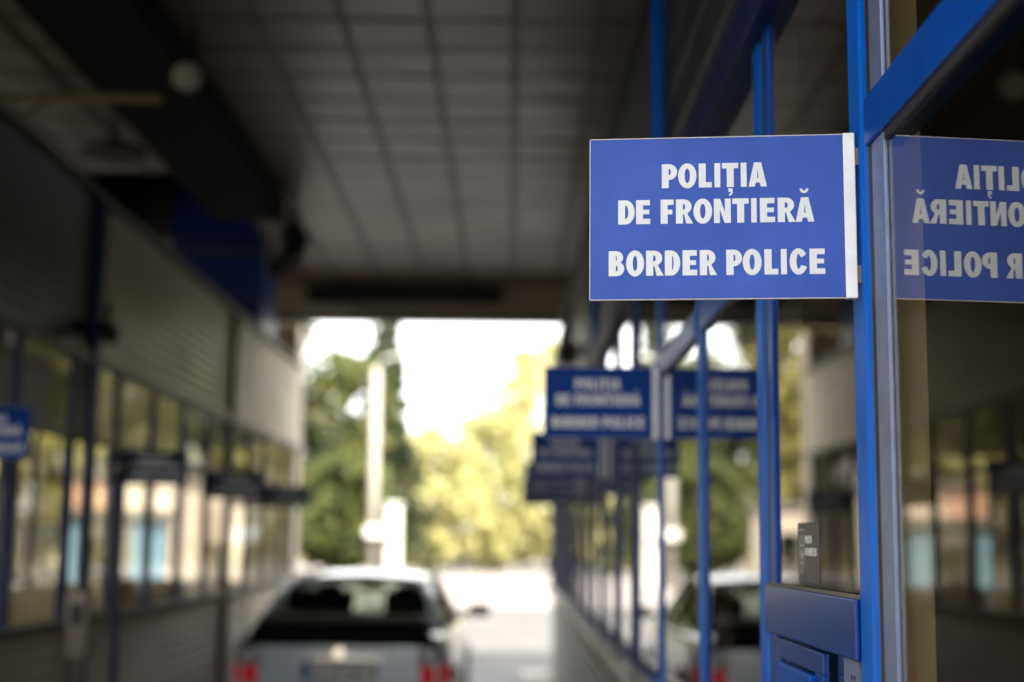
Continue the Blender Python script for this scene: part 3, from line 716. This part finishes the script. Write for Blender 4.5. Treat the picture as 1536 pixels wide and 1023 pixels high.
    MB().box(-.66, .66, 1.05, 1.2, .6, 1.09).build('rear_seat', 'seat', r, bevel=.04)
    for sx in (-1, 1): MB().obox((sx*.44, 1.12, 1.17), Matrix.Identity(3), .15, .04, .07).build('headrest', 'seat', r, bevel=.03)
    MB().box(-.68, .68, .6, 1.05, .96, 1.0).build('parcel_shelf', 'seat', r)
    MB().obox((0, 2.45, 1.27), Matrix.Identity(3), .11, .01, .03).build('inner_mirror', 'plastic', r, bevel=.01)
    return r
car = make_car('paint', 'silver sedan seen from behind, driving out of the lane under the canopy', 'car')
car.scale = (1, 1, .965); car.location = (-1.30, 11.15, 0); car.rotation_euler = (0, 0, R(-.5))
car2 = make_car('paint2', 'light blue sedan beyond the left booth windows', 'car')
car2.location = (-8.0, 19.5, 0); car2.rotation_euler = (0, 0, R(8))

# ------------------------------------------------------------------ far things
pl = tag(empty('lamp_post', (-5.35, 56, 0)), 'tall white concrete lamp post beyond the canopy', 'lamp post')
MB().tube([(-5.35, 56, 0), (-5.35, 56, 8.5)], [.18, .15], 16).build('pole', 'concrete', pl, smooth=True)
MB().tube([(-5.35, 56, 8.4), (-5.0, 55.6, 8.8), (-4.2, 55, 8.9)], .06, 10).build('lamp_arm', 'white', pl)
MB().obox((-3.9, 54.8, 8.9), Matrix.Identity(3), .4, .18, .08).build('lamp_head', 'lampw', pl, bevel=.04)
gp = tag(empty('gate_pillar', (-4.55, 56, 0)), 'short white pillar beside the tall lamp post', 'pillar')
MB().box(-4.80, -4.28, 55.8, 56.3, 0, 3.05).build('shaft', 'white', gp, bevel=.02)
MB().box(-4.86, -4.22, 55.74, 56.36, 3.051, 3.16).build('capstone', 'white', gp, bevel=.02)
bt = tag(empty('gate_beam', (-4.9, 56, 1.9)), 'white crossbar joining the lamp post and the short pillar', 'barrier')
MB().box(-5.6, -4.3, 55.5, 55.68, 1.85, 2.25).build('beam', 'white', bt, bevel=.02)
MB().box(-5.45, -5.25, 55.69, 55.76, 1.9, 2.2).build('clamp', 'trim', bt)

def house(name, label, x0, x1, y0, y1, h, wall, wins, roofm='roof', flat=False):
    r = tag(empty(name, ((x0+x1)/2, (y0+y1)/2, 0)), label, 'building')
    MB().box(x0, x1, y0, y1, 0, h).build('wall', wall, r)
    if flat: MB().box(x0-.15, x1+.15, y0-.15, y1+.15, h+.001, h+.2).build('roof', 'trim', r)
    else:
        MB().prism([(x0-.3, h+.001), (x1+.3, h+.001), ((x0+x1)/2, h+.3*(x1-x0))], 'y', y0-.3, y1+.3).build('roof', roofm, r)
    for (wx, wz, ww, wh) in wins:
        f = MB().box(wx-.07, wx+ww+.07, y0-.05, y0-.002, wz-.07, wz+wh+.07).build('window', 'trim', r)
        MB().box(wx, wx+ww, y0-.058, y0-.051, wz, wz+wh).build('pane', 'gl_house', f)
    d_ = MB().box(x0+.4, x0+1.4, y0-.05, y0-.002, 0, 2.1).build('door', 'trim', r)
    MB().box(x0+1.2, x0+1.28, y0-.09, y0-.051, 1.0, 1.1).build('handle', 'chrome', d_)
    return r
house('customs_house', 'long white building seen through the middle windows of the left booth', -15.5, -10.3, 45, 52, 3.5, 'plaster', [(-13, 1, 1.1, 1.3), (-11.6, 1, .9, 1.2)], flat=True)
house('plaster_house', 'salmon pink plastered building left of the long white one', -13.2, -12.0, 38, 43, 3.4, 'pink', [], flat=True)
house('kiosk', 'light blue kiosk standing before the salmon and white buildings', -9.5, -8.0, 31, 33.5, 2.1, 'cyan', [(-8.9, .9, .5, .7)], flat=True)
house('gate_house', 'small cream gate house near the end of the left booth', -9.4, -7.6, 48, 51, 2.9, 'plaster', [(-8.6, 1, .6, 1.0)], flat=True)
bb = tag(empty('billboard', (-7.9, 22.5, 0)), 'upright advertising board with white, black and red bands seen through the left windows', 'billboard')
MB().box(-8.25, -7.65, 22.5, 22.62, .55, 2.25).build('board', 'black', bb, bevel=.01)
MB().tube([(-7.95, 22.496, 2.02), (-7.95, 22.48, 2.02)], .19, 26).build('emblem', 'white', bb)
MB().box(-8.22, -7.68, 22.486, 22.498, .62, .95).build('red_band', 'red', bb)
ln = MB()
for i in range(4): ln.box(-8.18, -7.74+.03*(i % 2), 22.488, 22.498, 1.10+i*.17, 1.20+i*.17)
ln.build('text_band', 'white', bb)
for x in (-8.2, -7.76): MB().tube([(x+.03, 22.56, 0), (x+.03, 22.56, .549)], .03, 10).build('leg', 'trim', bb)

# trees
def crown_mesh(name, m, h, rad, n, seed, leaf, shape='round', z0=.18, clumps=60):
    g = random.Random(seed); V = []; F = []
    cl_ = []
    for i in range(clumps):
        t_ = g.random()
        if shape == 'cone': rr = rad*(1-t_)**.75*(.5+.6*g.random())
        else: rr = rad*math.sqrt(max(.05, 1-(2*t_-1)**2))*(.35+.7*g.random())
        a = g.random()*6.283
        cl_.append((rr*math.cos(a), rr*math.sin(a), h*(z0+(1-z0)*t_), rad*(.16+.22*g.random())))
    for i in range(n):
        cx, cy, cz, cr = cl_[g.randrange(clumps)]
        d_ = Vector((g.gauss(0, 1), g.gauss(0, 1), g.gauss(0, .75))).normalized()*cr*(g.random()**.45)
        c = Vector((cx, cy, cz))+d_
        u = Vector((g.gauss(0, 1), g.gauss(0, 1), g.gauss(0, 1))).normalized(); v = u.cross(Vector((g.gauss(0, 1), g.gauss(0, 1), g.gauss(0, 1)))).normalized()
        s1 = leaf*(.6+.8*g.random()); s2 = s1*.55
        k = len(V); V += [tuple(c+u*s1), tuple(c+v*s2), tuple(c-u*s1), tuple(c-v*s2)]; F.append((k, k+1, k+2, k+3))
    me = bpy.data.meshes.new(name); me.from_pydata(V, [], F); me.materials.append(M[m]); return me
def tree(loc, h, rad, m, shape, label, seed, n=4200, leaf=.16, crown=None, z0=.18):
    r = tag(empty('tree', loc, local=True), label, 'tree', 'trees beyond the checkpoint')
    tr = MB(); g = random.Random(seed)
    tr.tube([(0, 0, 0), (.05, .03, h*.3), (-.05, 0, h*.6), (0, .05, h*.92)], [h*.022, h*.017, h*.011, .02], 10)
    tr.build('trunk', 'bark', r, smooth=True)
    lm = MB()
    for i in range(9):
        a = g.random()*6.28; z = h*(.25+.06*i); q = rad*(.8-.05*i)
        lm.tube([(0, 0, z), (q*.5*math.cos(a), q*.5*math.sin(a), z+h*.05), (q*math.cos(a), q*math.sin(a), z+h*.13)], [h*.009, h*.005, .015], 6)
    lm.build('limbs', 'bark', r)
    me = crown or crown_mesh('crown', m, h, rad, int(n*(1.5 if loc[1] < 60 else 1.15)), seed, leaf*(1.0 if loc[1] < 50 else 1.5), shape, z0, 90)
    o = bpy.data.objects.new('crown', me); COL.objects.link(o); o.parent = r
    return r, me
T = [  # x, y, h, rad, material, shape, label, leaves
    (-10.6, 66, 13.2, 2.6, 'leaf_dark', 'cone', 'tall dark conifer just right of the left booth end', 5000),
    (-8.3, 68, 10.6, 2.6, 'leaf_green', 'round', 'mid green tree left of the tall lamp post', 4500),
    (-6.6, 74, 12.8, 2.4, 'leaf_dark', 'cone', 'dark conifer behind the tall lamp post', 5000),
    (-4.2, 78, 7.6, 3.0, 'leaf_yellow', 'round', 'low pale yellow tree right of the short white pillar', 4500),
    (-.9, 82, 9.0, 3.4, 'leaf_yellow', 'round', 'sunlit yellow green tree in the middle of the exit', 5000),
    (2.4, 84, 13.2, 4.4, 'leaf_yellow', 'round', 'largest yellow tree at the right side of the exit', 6000),
    (-7.0, 60, 5.0, 2.0, 'leaf_green', 'round', 'green bushy tree at the foot of the conifers', 3000),
    (-10.5, 56, 5.2, 2.2, 'leaf_green', 'round', 'small green tree by the left booth end', 3000),
    (-13.6, 58, 8.8, 3.0, 'leaf_yellow', 'round', 'yellow tree behind the long white building', 4500),
    (-17.2, 56, 10.0, 3.4, 'leaf_olive', 'round', 'olive tree over the roof of the long white building', 5000),
    (-13.0, 36, 7.4, 2.3, 'leaf_olive', 'round', 'olive tree seen through the left booth above the second sign', 5000),
    (-11.6, 27, 6.0, 1.9, 'leaf_yellow', 'round', 'near yellow tree seen through the leftmost windows', 5000),
    (-15.5, 30, 8.6, 2.8, 'leaf_green', 'round', 'green tree at the far left behind the billboard', 5000),
    (-20.5, 40, 11, 3.8, 'leaf_olive', 'round', 'broad olive tree behind the light blue sedan', 5000),
    (-11.0, 54, 8.6, 2.4, 'leaf_olive', 'round', 'olive tree seen through the far windows of the left booth', 6000),
    (-16.0, 47, 11.5, 3.6, 'leaf_yellow', 'round', 'broad yellow tree rising above the white building left of the kiosk', 7000),
    (-13.4, 55, 10.5, 2.8, 'leaf_green', 'round', 'green tree behind the roof of the long white building', 6000),
    (-21.5, 54, 13, 4.4, 'leaf_yellow', 'round', 'large yellow tree in the back row at the far left', 7000),
    (-13.0, 66, 14, 3.6, 'leaf_olive', 'round', 'tall olive tree in the back row behind the yellow one', 7000),
    (9.5, 48, 11, 3.6, 'leaf_yellow', 'round', 'yellow tree beyond the right booth, seen only as a reflection in the left glass', 6000),
    (15.5, 56, 12, 4.2, 'leaf_olive', 'round', 'olive tree beyond the right booth, second from the lane', 6000),
    (10.5, 66, 13, 4.0, 'leaf_green', 'round', 'green tree beyond the right booth behind the yellow one', 6000),
    (21.0, 52, 13, 4.4, 'leaf_yellow', 'round', 'yellow tree farthest right beyond the canopy', 6000),
    (9.0, 36, 8, 2.6, 'leaf_olive', 'round', 'nearest olive tree beyond the right end of the canopy', 6000),
    (14.0, 40, 10, 3.2, 'leaf_yellow', 'round', 'yellow tree right of the nearest olive tree beyond the canopy', 6000),
    (7.5, 86, 13, 4.4, 'leaf_yellow', 'round', 'tall yellow tree hidden partly by the right booth row', 5000),
]
for i, (x, y, h, rad, m, shp, lab, n) in enumerate(T): tree((x, y, 0), h, rad, m, shp, lab, 40+i, n, z0=.10 if y > 50 else .25)
# low hedge line on the horizon
hd = crown_mesh('hedge', 'leaf_olive', 1.0, 1.0, 10, 3, .1)
V = []; F = []; g = random.Random(5)
for i in range(14000):
    x = g.uniform(-60, 40); top = 2.6+1.5*math.sin(x*.35)+1.0*math.sin(x*1.3); c = Vector((x, 95+g.uniform(-1.5, 1.5), g.random()**.8*top))
    u = Vector((g.gauss(0, 1), g.gauss(0, 1), g.gauss(0, 1))).normalized()*.3; v = u.cross(Vector((g.gauss(0, 1), g.gauss(0, 1), g.gauss(0, 1))).normalized())*.7
    k = len(V); V += [tuple(c+u), tuple(c+v), tuple(c-u), tuple(c-v)]; F.append((k, k+1, k+2, k+3))
me = bpy.data.meshes.new('hedge'); me.from_pydata(V, [], F); me.materials.append(M['leaf_olive'])
o = bpy.data.objects.new('hedge', me); COL.objects.link(o); tag(o, 'distant low belt of yellow green shrubs beyond the road', 'shrubs', kind='stuff')
